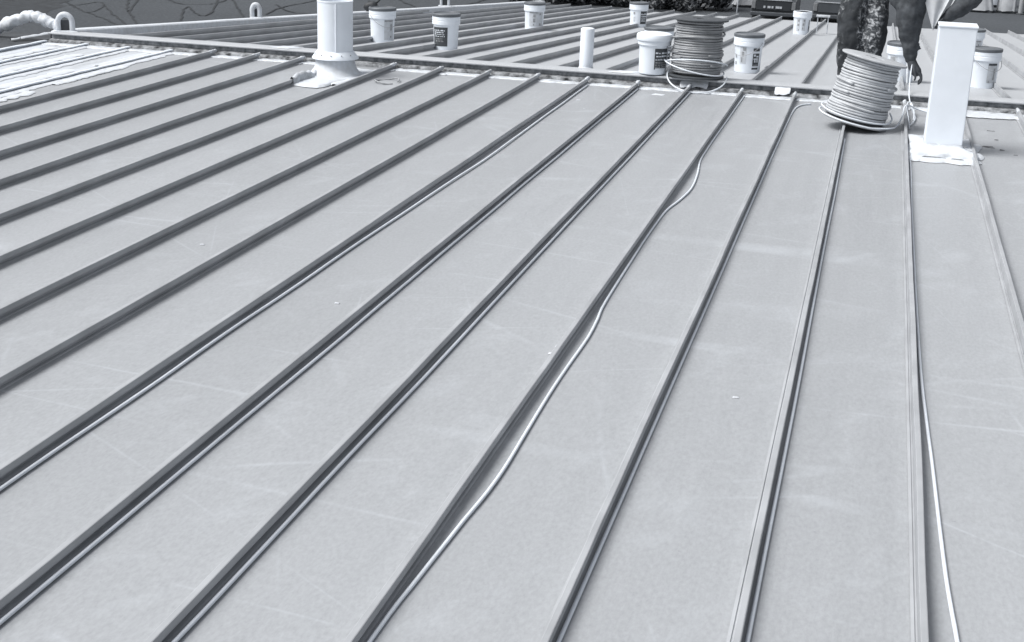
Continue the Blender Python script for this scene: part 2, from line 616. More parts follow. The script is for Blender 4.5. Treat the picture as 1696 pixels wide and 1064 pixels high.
def rib_mesh(name, ya, yb, zfn, mat, seed=0.0, ny=40, lump=0.0, hs=1.0):
    vs_, fs = [], []
    n = len(RIB)
    for j in range(ny + 1):
        y = ya + (yb - ya) * j / ny
        dx = 0.004 * nz1(y * 0.9, seed) + 0.0018 * nz1(y * 4, seed + 3)
        for q, (x, z) in enumerate(RIB):
            l = 1 + lump * (0.5 + nz1(y * 6 + q * .4, seed + 8))
            vs_.append((x * l + dx * (z / RH), y, zfn(0, y) + z * hs * (1 + lump * 0.25 * nz1(y * 5, seed + 2))))
    for j in range(ny):
        for i in range(n - 1):
            a = j * n + i
            fs.append((a, a + n, a + n + 1, a + 1))
    fs.append(tuple(range(n)))
    fs.append(tuple(reversed(range(ny * n, ny * n + n))))
    mb = MB().add(vs_, fs)
    me = mb.mesh(name, mat)
    bm = bmesh.new()
    bm.from_mesh(me)
    bmesh.ops.recalc_face_normals(bm, faces=bm.faces)
    bm.to_mesh(me)
    bm.free()
    return me


near_pan = [panel_mesh('roof_panel', Y0, YR + .02, zn, M['roof'], s, 90) for s in range(6)]
near_coat = [panel_mesh('roof_panel', Y0, YR + .02, zn, M['roof_coated'], s + 20, 60) for s in range(2)]
near_rib = [rib_mesh('seam_rib', Y0, YR, zn, M['rib'], s * 3.3, 60) for s in range(4)]
near_rib_w = rib_mesh('seam_rib', Y0, YR, zn, M['rib_white'], 9.1, 160, 0.45)
short_rib = rib_mesh('seam_rib', Y0, -1.52, zn, M['rib'], 4.4, 60)
for i in range(XL, NR):
    coated = i <= -1
    pan = inst('roof_panel', (near_coat[i % 2] if coated else near_pan[(i * 5 + i // 3) % 6]), roof, (seam_x(i), 0, 0))
    if coated:
        pan['label'] = 'panel brushed with streaky white coating'
    if i == 4:
        inst('seam_rib', short_rib, pan)
    elif i <= 0:
        inst('seam_rib', near_rib_w, pan).scale = (1.4, 1, .5)
    else:
        inst('seam_rib', near_rib[(i * 3) % 4], pan)
    # sealant at the head of the panel: a bright bead, a grey smear and a thin second bead
    x0, x1 = 0.014, SP - 0.022
    sd_ = i * 3.17
    if i != 4:
        daub_strip((x0, -0.315 + .02 * nz1(i, 1)), (x1, -0.315 + .03 * nz1(i, 2)), 0.024, 0.008, sd_, lambda x, y: zn(x, y) + 0.001, 40, 0.85).build('sealant_bead', M['sealant'], pan, True)
        daub_strip((x0, -0.235), (x1, -0.235), 0.055, 0.006, sd_ + 40, lambda x, y: zn(x, y) + 0.001, 30, 0.4).build('sealant_smear', M['sealant_grey'], pan, True)
    # lump where the rib runs under the ridge cap
    lp = MB()
    r_ = random.Random(i + 100)
    pts = []
    for k in range(9):
        u = k / 8
        pts.append((0.004 * r_.uniform(-1, 1), -0.335 + 0.16 * u, zn(0, -.3) + RH * (0.84 + .05 * r_.uniform(-1, 1))))
    lp.tube(pts, [0.0125 + 0.006 * r_.random() * math.sin(math.pi * (k + .5) / 9) for k in range(9)], 8)
    if i > 0 and i != 4:
        lp.build('rib_end_sealant', M['sealant_grey' if r_.random() < .55 else 'sealant'], pan, True)
    if i > 0 and r_.random() < .75 and i != 4:
        w_ = r_.uniform(.03, .085)
        y_ = -.33 - r_.uniform(.0, .06)
        patch([(.013, y_ - .02), (.013 + w_, y_ - .03 * r_.random()), (.013 + w_ * .8, y_ + .07), (.013, y_ + .09)], lambda x, y: zn(x, y) + .003, .008, i * 1.7, .03, 6).build('sealant_daub', M['sealant'], pan, True)
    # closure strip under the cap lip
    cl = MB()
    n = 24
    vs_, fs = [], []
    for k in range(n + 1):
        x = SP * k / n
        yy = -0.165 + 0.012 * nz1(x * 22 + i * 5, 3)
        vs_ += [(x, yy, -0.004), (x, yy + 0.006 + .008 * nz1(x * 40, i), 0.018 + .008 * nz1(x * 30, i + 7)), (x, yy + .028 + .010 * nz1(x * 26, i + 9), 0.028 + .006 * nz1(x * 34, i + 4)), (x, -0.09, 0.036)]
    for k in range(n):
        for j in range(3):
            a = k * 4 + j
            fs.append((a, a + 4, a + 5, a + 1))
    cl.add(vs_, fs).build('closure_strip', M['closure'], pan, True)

# far slope
for i in range(XL, NR):
    x = seam_x(i)
    ylim = min(YE, (x - 0.02 - RAKE0[0]) / (RAKE1[0] - RAKE0[0]) * 18.6) if x < RAKE1[0] + .05 else YE
    if ylim < 1.0:
        continue
    key = round(ylim, 2)
    if ylim >= YE:
        if 'far_pan' not in globals():
            far_pan = [panel_mesh('roof_panel', 0.08, YE, zfar, M['roof_far'], s + 31, 60) for s in range(4)]
            far_rib = [rib_mesh('seam_rib', 0.13, YE, zfar, M['rib'], s * 2.9 + 40, 50, 0, 1.2) for s in range(3)]
        pm, rm = far_pan[i % 4], far_rib[i % 3]
    else:
        pm = panel_mesh('roof_panel', 0.08, ylim, zfar, M['roof_far'], i + 60, 40)
        rm = rib_mesh('seam_rib', 0.13, ylim, zfar, M['rib'], i + 70, 40, 0, 1.2)
    pan = inst('roof_panel', pm, roof, (x, 0, 0))
    inst('seam_rib', rm, pan)
    if ylim >= YE and i > 0:
        e = MB().box(-.014, .014, YE - .015, YE + .006, -SF * YE - .002, -SF * YE + RH * 1.2 + .004)
        e.build('rib_end_cap', M['sealant'], pan)

# ridge cap with a turned-down lip
capx0, capx1 = -8.66, seam_x(NR)
CAP = [(-.110, .081), (-.1195, .080), (-.1215, .090), (-.118, .0965), (-.02, .1005), (0, .1015), (.02, .1005), (.118, .0945), (.1215, .088), (.121, .052), (.112, .052)]
vs_, fs = [], []
nx = 150
for k in range(nx + 1):
    x = capx0 + (capx1 - capx0) * k / nx
    for (y, z) in CAP:
        vs_.append((x, y + .0025 * nz1(x * .8, 5), z + .0025 * nz1(x * 1.1, 6 if y < 0 else 16)))
n = len(CAP)
for k in range(nx):
    for j in range(n - 1):
        a = k * n + j
        fs.append((a, a + n, a + n + 1, a + 1))
MB().add(vs_, fs).build('ridge_cap', M['cap'], roof)
MB().box(capx0 + .02, capx1, -.084, .104, -.05, .091).build('cap_gap_fill', M['cap_gap'], roof)  # dark fill added under the cap; its colour stands for the lip's shade
for j, (xc, yc, wx, wy) in enumerate(((-6.03, 0.0, .11, .085), (-2.56, -.02, .10, .07))):
    patch([(xc - wx - .05, yc - wy), (xc + wx - .05, yc - wy), (xc + wx + .04, yc + wy), (xc - wx + .03, yc + wy)], .1015, .006, j * 4.4, .02).build('sealant_patch', M['sealant'], roof, True)
for j, (xc, zc, wx) in enumerate(((-1.89, .055, .13), (-1.08, .06, .07))):      # daubs smeared over the lip
    daub_strip((xc - wx, -.145), (xc + wx, -.145), .034, .007, j + 61, lambda x, y: .054 + (y + .145) * .8, 30, .6).build('sealant_patch', M['sealant'], roof, True)
patch([(-2.21, -.60), (-2.10, -.61), (-2.09, -.55), (-2.19, -.54)], lambda x, y: zn(x, y) + .001, .004, 3.0, .01).build('paint_drip', M['sealant'], roof, True)
for j, (x, y, s_) in enumerate(((-2.57, -7.28, .012), (-.68, -7.84, .012), (-2.75, -1.2, .02), (-2.95, -1.0, .015), (-2.62, -1.6, .012), (.9, -3.1, .014), (-1.475, -7.6, .02), (-1.47, -7.5, .012), (-.975, -5.1, .018), (-2.9, -5.3, .008), (-3.6, -6.6, .012), (-1.9, -3.2, .008))):
    patch([(x - s_, y - s_ * .6), (x + s_, y - s_ * .4), (x + s_ * .8, y + s_ * .6), (x - s_, y + s_ * .5)], lambda x, y: zn(x, y) + .0015, .0025, j, s_ * .6, 3).build('paint_drip', M['sealant'], roof, True)
for j, (x, y, s_) in enumerate(((.68, -1.15, .03), (.62, -1.9, .045), (.72, -1.98, .02), (.70, -1.55, .018), (.80, -2.15, .016))):
    patch([(x - s_, y - s_ * .5), (x + s_, y - s_ * .6), (x + s_ * .8, y + s_ * .6), (x - s_ * .7, y + s_ * .5)], lambda x, y: zn(x, y) + .0015, .003, j + 9, s_ * .7, 3).build('tar_spot', M['closure'], roof, True)
# white coating along the head of the right hand panels and the strip of brushed white beside the vent boot
daub_strip((.50, -.44), (1.05, -.42), .10, .006, 77, lambda x, y: zn(x, y) + .008, 24, .3).build('sealant_smear', M['sealant'], roof, True)
daub_strip((-4.93, -1.45), (-4.86, -.42), .055, .012, 78, lambda x, y: zn(x, y) + .006, 24, .5).build('sealant_smear', M['sealant'], roof, True)
# broad brushed coating over the first seams at the left
for j, (xs_, w, ya, yb) in enumerate(((-7.20, .075, -7, -.3), (-7.68, .06, -7, -.3), (-8.16, .06, -7, -.3), (-7.42, .07, -7, -1.7), (-7.36, .05, -1.4, -.4), (-7.06, .05, -6.5, -2.9), (-7.12, .045, -2.5, -1.3), (-7.90, .07, -5, -.8), (-8.40, .06, -4, -.5))):
    daub_strip((xs_ + .03, ya), (xs_ + .03, yb), w, .007, j + 90, lambda x, y: zn(x, y) + .004, 130, .55).build('brushed_coating', M['sealant'], roof, True)

# rake edges at the left: white coping beyond the ridge, gutter and lumpy coated kerb this side
vs_, fs = [], []
for k in range(61):
    y = .14 + (18.6 - .14) * k / 60
    xc = rake_x(y)
    z = zfar(0, y)
    for (dx, dz) in ((.06, .0), (.06, .085), (.045, .098), (-.075, .10), (-.09, .088), (-.09, -.12)):
        vs_.append((xc + dx + .003 * nz1(y * 2, 4), y, z + dz + .003 * nz1(y * 1.5, dx * 9)))
for k in range(60):
    for j in range(5):
        a = k * 6 + j
        fs.append((a, a + 6, a + 7, a + 1))
MB().add(vs_, fs).build('rake_coping', M['sealant'], roof)
MB().box(-9.62, -8.66, Y0, .62, -.20, -.03).build('rake_gutter', M['dark_gutter'], roof)  # solid box, coloured dark for the shadow in the gap beside the kerb
MB().box(-9.36, -9.22, Y0, -.35, -.10, .0).build('rake_coping', M['sealant'], roof, bevel=.02)
mb = MB()
hp = smooth_path([(-9.56, .20, -.04), (-9.46, .16, .05), (-9.31, .12, .115), (-9.14, .10, .185), (-8.98, .09, .225), (-8.86, .09, .20), (-8.74, .09, .165), (-8.62, .08, .13)], 14)
mb.tube(hp, [.060 + .016 * nz1(k * .23, 9) for k in range(len(hp))], 14)
mb.v = [tuple(Vector(v) + noise.noise_vector(Vector(v) * 9) * .018 + noise.noise_vector(Vector(v) * 26) * .012) for v in mb.v]
kerb = mb.build('coated_kerb', M['sealant'], roof, True)
kerb['label'] = 'lumpy white coated hump at the roof corner'
for j, (a, b) in enumerate((((-9.14, -.08), (-8.86, .30)), ((-8.93, -.22), (-8.66, .16)))):
    daub_strip(a, b, .035, .02, j + 120, lambda x, y: -.02 + (x + 9.14) * .2, 18, .35).build('coated_strap', M['sealant'], roof, True)

# ------------------------------------------------------------------ hooped white vents on the rake


def hoop_vent(x, y, z, w, h, r, label, rz=0.2):
    o = empty('hooped_vent', (x, y, z), rz, label=label, cat='vent', group='white hooped vents along the roof edge')
    pts = [(-w / 2, 0, 0), (-w / 2, 0, h * .5)]
    for k in range(1, 9):
        a = math.pi - math.pi * k / 8
        pts.append((w / 2 * math.cos(a), 0, h * .5 + h * .42 * math.sin(a)))
    pts.append((w / 2, 0, 0))
    MB().tube(smooth_path(pts, 3), r, 10).build('hoop_pipe', M['sealant'], o, True)
    patch([(-w * .9, -.05), (w * .9, -.05), (w * .9, .05), (-w * .9, .05)], .0, .012, x + y, .02).build('base_coating', M['sealant'], o, True)
    MB().box(-w / 2 + r * .6, w / 2 - r * .6, -.006, .006, .004, h * .62).build('dark_infill', M['dark_gutter'], o)  # thin dark sheet filling the opening under the hoop
    return o


hoop_vent(-8.54, .02, .10, .145, .19, .030, 'white hooped vent standing at the left end of the ridge cap', .28)
hoop_vent(-8.58, 4.75, -.19, .10, .19, .034, 'smaller white hooped vent on the white roof edge left of the round pipe', .35)
hoop_vent(-8.24, 12.3, -.64, .14, .30, .026, 'white hooped vent cut by the picture edge above a bucket', .2)

# ------------------------------------------------------------------ round vent pipe
vp = empty('vent_pipe', (-5.15, -.88, zn(0, -.88)), label='thick round white vent pipe with flared boot near the ridge', cat='vent pipe')
prof = [(.163, .10), (.163, .676), (.166, .678), (.166, .690), (.160, .692), (.150, .688), (.150, .30), (0.0, .30)]
MB().lathe(prof, 48).build('pipe', M['white_pipe'], vp, angle=.6)
MB().box(.058, .070, -.1555, -.1475, .24, .674).build('lap_seam', M['white_pipe'], vp)
for k in range(5):
    a = -2.4 + k * .5
    MB().tube([(.195 * math.cos(a), .195 * math.sin(a), .205), (.199 * math.cos(a), .199 * math.sin(a), .211)], .006, 8).build('screw', M['wire'], vp)
prof = [(.165, .235), (.172, .232), (.214, .175), (.216, .165), (.208, .165), (.168, .215)]
MB().lathe(prof, 48).build('storm_collar', M['white_post'], vp, angle=.6)
prof = [(.166, .19), (.172, .17), (.176, .155), (.18, .14), (.195, .08), (.235, .025), (.27, .008), (.29, .002)]
MB().lathe(prof, 48).build('boot', M['sealant'], vp, True)
patch([(-.14, -.76), (.13, -.77), (.22, -.35), (.29, .35), (-.02, .5), (-.30, .45), (-.26, -.2)], .002, .02, 2.2, .05, 9).build('apron', M['sealant'], vp, True)
daub_strip((-.13, -.72), (-.15, .45), .035, .07, 33, lambda x, y: 0.0, 30, .4).build('coated_seam_end', M['sealant_grey'], vp, True)

# ------------------------------------------------------------------ square duct post
sp_ = empty('duct_post', (.262, -2.2, zn(0, -2.2)), label='tall square white duct post with coated base at the right', cat='duct')
tp = MB()
for (h, s_) in ((.03, .136), (.935, .133)):
    tp.v += [(-s_, -s_, h), (s_, -s_, h), (s_, s_, h), (-s_, s_, h)]
tp.f += [(0, 1, 5, 4), (1, 2, 6, 5), (2, 3, 7, 6), (3, 0, 4, 7), (4, 5, 6, 7)]
tp.build('shaft', M['white_post'], sp_, bevel=.006)
MB().box(-.139, .139, -.139, .139, .925, .938).build('top_plate', M['white_post'], sp_, bevel=.003)
bs = MB()
pr = [(.235, .004), (.233, .040), (.215, .048), (.150, .052), (.1405, .058), (.138, .075)]
for (s_, h) in pr:
    m = 10
    ring = []
    for e in range(4):
        c0 = [(-1, -1), (1, -1), (1, 1), (-1, 1)][e]
        c1 = [(1, -1), (1, 1), (-1, 1), (-1, -1)][e]
        for k in range(m):
            t = k / m
            x = (c0[0] + (c1[0] - c0[0]) * t) * s_
            y = (c0[1] + (c1[1] - c0[1]) * t) * s_ * (1.55 if s_ > .2 else (1.25 if s_ > .16 else 1.0))
            w = .026 * (s_ - .12) / .1
            ring.append((x + w * noise.noise(Vector((x * 15, y * 15, 3))), y + 1.6 * w * noise.noise(Vector((x * 15, y * 15, 8))), h + .25 * w * noise.noise(Vector((x * 25, y * 25, 1)))))
    bs.v += ring
for r_ in range(len(pr) - 1):
    for k in range(40):
        a, b = r_ * 40 + k, r_ * 40 + (k + 1) % 40
        bs.f.append((a, b, b + 40, a + 40))
bs.build('base_flashing', M['sealant'], sp_, True)
patch([(-.24, -.50), (.0, -.51), (.24, -.54), (.28, -.2), (.27, .35), (-.24, .35), (-.25, -.2)], .003, .016, 5.1, .055, 9).build('base_coating', M['sealant'], sp_, True)
for (x, y, w, rz) in ((-.06, -.395, .085, -.04), (.10, -.41, .045, -.06), (.155, -.16, .012, .5), (.19, -.2, .012, .2)):
    patch([(x - w, y - .010), (x, y - .016), (x + w, y - .008), (x + w * .7, y + .009), (x - w * .8, y + .011)], .0195 if y < -.3 else .07, .003, x, .01, 4).build('coating_crack', M['closure'], sp_)

# short white stub just past the ridge
st = empty('vent_stub', (-3.0, .24, 0.02), label='short slim white vent stub standing behind the ridge cap', cat='vent pipe')
MB().lathe([(.066, 0), (.066, .425), (.063, .436), (.05, .442), (0, .443)], 28).build('pipe', M['white_post'], st, angle=.7)
MB().lathe([(.13, .0), (.12, .015), (.08, .04), (.068, .07)], 28).build('boot', M['sealant'], st, True)

# ------------------------------------------------------------------ cables along the seams
CB = .0066


def seam_cable(i, label, off, ya=-15.0, yb=-.4, path=None):
    x0 = seam_x(i)
    pts = []
    if path:
        pts = [(x, y, zn(x, y) + CB + .001) for (x, y) in path]
    else:
        n = 40
        for k in range(n + 1):
            y = ya + (yb - ya) * k / n
            pts.append((x0 + .0235 + max(0, off(y)), y, zn(0, y) + CB + .0045 + .0015 * nz1(y * 2, i)))
    o = MB().tube(smooth_path(pts, 4), CB, 8).build('loose_cable', M['cable'], None, True)
    tag(o, label, 'cable', 'pale cables laid along the roof seams')
    return o


seam_cable(9, 'pale cable beside the leftmost seam that carries one, drifting off it midway', lambda y: .012 + .03 * math.exp(-((y + 3.6) / 1.6) ** 2) + .01 * nz1(y, 1))
seam_cable(10, 'straight pale cable close along the second cabled seam from the left', lambda y: .004 + .008 * nz1(y * .8, 2))
seam_cable(11, 'straight pale cable along the third cabled seam from the left', lambda y: .006 + .008 * nz1(y * .7, 3))
C12 = [(-1.405, -.3), (-1.408, -.759), (-1.412, -1.821), (-1.415, -2.508), (-1.413, -3.007), (-1.405, -3.386), (-1.365, -3.828), (-1.345, -4.262), (-1.368, -4.614), (-1.405, -4.912),
       (-1.414, -5.272), (-1.415, -5.706), (-1.412, -5.924), (-1.400, -6.824), (-1.383, -7.103), (-1.372, -7.362), (-1.376, -7.725), (-1.377, -7.999), (-1.373, -8.267), (-1.367, -8.533),
       (-1.362, -8.775), (-1.366, -8.984), (-1.380, -9.196), (-1.388, -9.353), (-1.40, -9.594), (-1.413, -9.939), (-1.41, -11), (-1.40, -13), (-1.41, -15)]
seam_cable(12, 'snaking pale cable that bows away from its seam twice', None, path=C12)
C13 = [(-.80, -.50), (-.86, -.56), (-.905, -.70), (-.925, -.95), (-.932, -1.46), (-.936, -2.5), (-.938, -4), (-.936, -6), (-.937, -8), (-.938, -10), (-.936, -12), (-.937, -15)]
seam_cable(13, 'pale cable hugging a seam, its loose end curling towards the tilted spool', None, path=C13)
seam_cable(14, 'pale cable along the seam that runs under the tilted spool', lambda y: .003 + .005 * nz1(y * .6, 6), yb=-2.1)
C15 = [(.020, -2.2), (.028, -2.7), (.030, -3.2), (.024, -4.2), (.024, -5.1), (.025, -6.27), (.031, -7.3), (.043, -7.86), (.054, -8.25), (.065, -8.745), (.074, -9.09), (.084, -9.31), (.091, -9.44),
       (.11, -9.9), (.13, -10.6), (.12, -12), (.10, -15)]
seam_cable(15, 'pale cable running from the square post and veering right at the bottom', None, path=C15)

# wire ring on the panel
wr = MB()
wr.tube([(.105 * math.cos(a * math.pi / 20), .15 * math.sin(a * math.pi / 20), .012 + .012 * math.sin(a * math.pi / 10)) for a in range(37)], .007, 8)
tag(wr.build('wire_ring', M['p_mid'], None, True, loc=(-4.59, -1.02, zn(0, -1))), 'small open wire ring lying on a panel right of the round pipe', 'wire')


# ------------------------------------------------------------------ buckets
def bucket(label, x, y, z, patches, lid='dark', rzw=0.0, sc=1.0, tilt=(0, 0), bail=True):
    o = empty('bucket', (x, y, z), 0, label=label, cat='bucket', group='white pails standing about the roof')
    o.scale = (sc, sc, sc)
    face = math.atan2(CAMP.y - y, CAMP.x - x)
    o.rotation_euler = (tilt[0], tilt[1], face)
    h = .425
    prof = [(.0, .002), (.130, .002), (.137, .010), (.1385, .02), (.148, .285), (.150, .292), (.161, .294), (.1645, .298), (.1645, .335), (.162, .338), (.162, .344), (.1645, .347), (.1645, .384), (.158, .392)]
    MB().lathe(prof, 40).build('body', M['pail'], o, angle=.5)
    if lid == 'dark':
        MB().lathe([(.159, .386), (.167, .386), (.169, .392), (.169, .414), (.164, .420), (.150, .421), (.146, .412), (.0, .412)], 40).build('lid', M['lid_dark'], o, angle=.5)
    elif lid == 'open':
        MB().lathe([(.158, .392), (.161, .396), (.158, .400), (.152, .396), (.146, .3), (.0, .3)], 40).build('rim', M['pail'], o, angle=.5)
    else:
        MB().lathe([(.161, .340), (.178, .340), (.181, .348), (.181, .385), (.174, .402), (.150, .412), (.08, .418), (.0, .419)], 40).build('lid', M['lid_white'], o, angle=.7)

    def rad(zz):
        return .1385 + (zz - .02) / .265 * .0095
    groups = {}
    for (a0, a1, f0, f1, tone) in patches:
        groups.setdefault(tone, []).append((a0, a1, f0, f1))
    lab = None
    for lv, tone in enumerate(('grey', 'dark', 'mid', 'white', 'ink')):
        if tone not in groups:
            continue
        mb = MB()
        for (a0, a1, f0, f1) in groups[tone]:
            n = max(2, int((a1 - a0) / .12))
            vs_, fs = [], []
            z0, z1 = .02 + f0 * .40, .02 + f1 * .40
            for k in range(n + 1):
                a = a0 + (a1 - a0) * k / n
                for zz in (z0, z1):
                    r_ = rad(zz) + .0018 + .0008 * lv
                    vs_.append((r_ * math.cos(a), r_ * math.sin(a), zz))
            for k in range(n):
                fs.append((2 * k, 2 * k + 2, 2 * k + 3, 2 * k + 1))
            mb.add(vs_, fs)
        mt = {'grey': 'p_grey', 'dark': 'p_dark', 'mid': 'p_mid', 'white': 'p_white', 'ink': 'p_dark'}[tone]
        if lab is None:
            lab = ob = mb.build('label', M[mt], o)
        else:
            ob = mb.build('label_print', M[mt], lab)
        if len(groups[tone]) > 1:
            ob['kind'] = 'stuff'
    if bail:
        pts = []
        for k in range(17):
            a = -math.pi / 2 + math.pi * k / 16
            pts.append((.167 * math.cos(a) * 1.0 + .006, .172 * math.sin(a), .335 - .14 * math.cos(a)))
        bo = MB().tube(pts, .003, 6).build('bail', M['wire'], o, True)
        bo.rotation_euler = (0, 0, rzw)
    return o


def scrib(a0, a1, f0, f1, seed, rows=5, tone='white'):
    r_ = random.Random(seed)
    out = []
    for k in range(rows):
        ff = f0 + (f1 - f0) * (k + .15) / rows
        hh = (f1 - f0) / rows * r_.uniform(.35, .75)
        a = a0 + r_.uniform(0, .08)
        while a < a1 - .06:
            w = r_.uniform(.05, .22)
            out.append((a, min(a + w, a1), ff, ff + hh * r_.uniform(.5, 1.1), tone))
            a += w + r_.uniform(.03, .10)
    return out


bucket('white bucket with dark lid and pale grey label, just right of the round pipe', -6.14, 3.11, -.19,
       [(.15, 1.05, .06, .66, 'grey'), (.18, .95, .60, .65, 'mid'), (.70, .88, .34, .54, 'mid'), (.70, .85, .12, .18, 'mid')], rzw=.5)
bucket('white bucket with dark lid and dark label on its left, second from the pipe', -5.18, 2.64, -.16,
       [(-1.25, .12, .08, .62, 'dark')] + scrib(-1.1, -.1, .34, .56, 4, 4) + scrib(-1.0, -.2, .2, .32, 5, 3, 'mid'), rzw=-.4, bail=False)
bucket('white bucket with large pale label standing beyond the short slim stub', -5.43, 7.96, -.48,
       [(-.55, 1.0, .12, .66, 'grey'), (-.5, .4, .62, .66, 'mid'), (-.12, .12, .47, .58, 'mid'), (-.12, .12, .28, .42, 'mid'), (-.12, .0, .16, .22, 'mid'), (.55, .75, .16, .24, 'mid'), (.55, .75, .55, .62, 'mid')], bail=False)
bucket('far white bucket with dark label before the shrubs, behind the dark spool', -4.33, 11.03, -.66,
       [(-.62, -.38, .2, .40, 'grey'), (-.62, -.42, .5, .6, 'mid'), (.25, 1.2, .1, .64, 'dark')] + scrib(.3, 1.1, .2, .56, 8, 4) + scrib(.3, 1.1, .2, .5, 9, 3, 'mid'), bail=False)
bucket('white bucket with dark lid half hidden between the white lidded bucket and dark spool', -2.66, 2.55, -.154,
       [(.35, 1.3, .1, .64, 'dark')] + scrib(.4, 1.2, .2, .56, 18, 4) + scrib(.4, 1.2, .2, .5, 19, 3, 'mid'), bail=False)
bucket('white bucket with rounded white lid and dark label standing on the ridge cap', -2.31, -.01, .105,
       [(.1, 1.15, .10, .62, 'dark')] + scrib(.15, 1.1, .32, .56, 28, 3) + scrib(.15, 1.1, .14, .3, 29, 3, 'mid') + [(.18, 1.1, .10, .13, 'white')], lid='white', bail=False, sc=.92)
bucket('white bucket with dark lid and barred dark label right of the dark spool', -1.64, 2.37, -.142,
       [(-.62, -.12, .22, .66, 'grey'), (-.42, -.18, .57, .65, 'mid'), (-.48, -.3, .42, .54, 'mid'), (-.5, -.42, .26, .40, 'mid'), (-1.1, -.95, .36, .46, 'mid'), (-1.1, -.95, .18, .26, 'mid'),
        (.38, .95, .56, .64, 'dark'), (.38, .95, .16, .50, 'dark'), (.36, .92, .07, .12, 'dark'), (.44, .60, .42, .48, 'white'), (.66, .86, .40, .44, 'white'), (.44, .84, .34, .37, 'white'),
        (.50, .58, .26, .33, 'white'), (.64, .70, .26, .33, 'white'), (.76, .82, .26, .33, 'white'), (.42, .9, .18, .20, 'mid')], rzw=-.5)
bucket('far white bucket with pale lid between the dark trucks and the person', -1.61, 12.19, -.734,
       [(-.62, -.25, .12, .64, 'grey'), (.05, .45, .14, .64, 'grey'), (-.5, -.3, .52, .6, 'mid'), (-.52, -.28, .34, .42, 'mid'), (-.4, -.3, .14, .2, 'mid'), (.2, .36, .52, .62, 'mid'), (.12, .3, .36, .46, 'mid'), (.1, .2, .2, .28, 'mid'),
        (.92, 1.15, .14, .6, 'mid'), (.95, 1.1, .2, .34, 'ink')], lid='open', bail=False)
bucket('white bucket partly hidden between the tilted spool and the gloved hand', -.02, 2.62, -.158,
       [(-.9, -.3, .1, .64, 'grey'), (-.85, -.45, .5, .62, 'mid'), (-.8, -.5, .2, .34, 'mid')], bail=False)
bucket('white bucket with dark lid partly behind the square post, the nearer of two', .83, 2.55, -.154,
       [(.30, 1.1, .12, .62, 'grey'), (.32, 1.0, .58, .63, 'ink'), (.78, .9, .2, .5, 'mid'), (.4, .52, .12, .18, 'mid')], rzw=.7)
bucket('white bucket almost hidden behind the square post, the farther of two', 1.02, 8.0, -.482,
       [(.25, 1.1, .12, .62, 'grey'), (.3, .9, .58, .62, 'mid'), (.6, .75, .3, .5, 'mid')], bail=False)

# a stirring stick leaning by the bucket behind the spool
s1 = MB()
s1.tube([(.06, 2.18, -.12), (.02, 2.40, .30)], .012, 4)
tag(s1.build('stirring_stick', M['sealant_grey'], None), 'thin pale stirring stick leaning on the bucket behind the tilted spool', 'stick')
# small tray on the far roof
ty = MB().box(-.12, .12, -.09, .09, .30, .325).box(-.10, -.085, -.07, -.055, 0, .30).box(.085, .10, -.07, -.055, 0, .30).box(-.10, -.085, .055, .07, 0, .30).box(.085, .10, .055, .07, 0, .30)
tyo = ty.build('small_stand', M['sealant_grey'], None, loc=(-1.28, 12.9, -.775))
tag(tyo, 'little pale stand beside the far bucket near the trucks', 'stand')
# black pouch on the white coping
bp = empty('tool_pouch', (-8.28, 8.45, -.405), .3, label='small black tool pouch on the white roof edge beside the round pipe', cat='pouch')
blob('pouch', [[(-.06, 0, .07, .07), (.03, 0, .085, .085)], [(.03, 0, .05, .06), (-.05, 0, .03, .05)]], M['black'], bp, .02)
MB().tube([(.07, 0, .12), (.14, 0, .19)], .018, 8).build('handle', M['black'], bp, True)


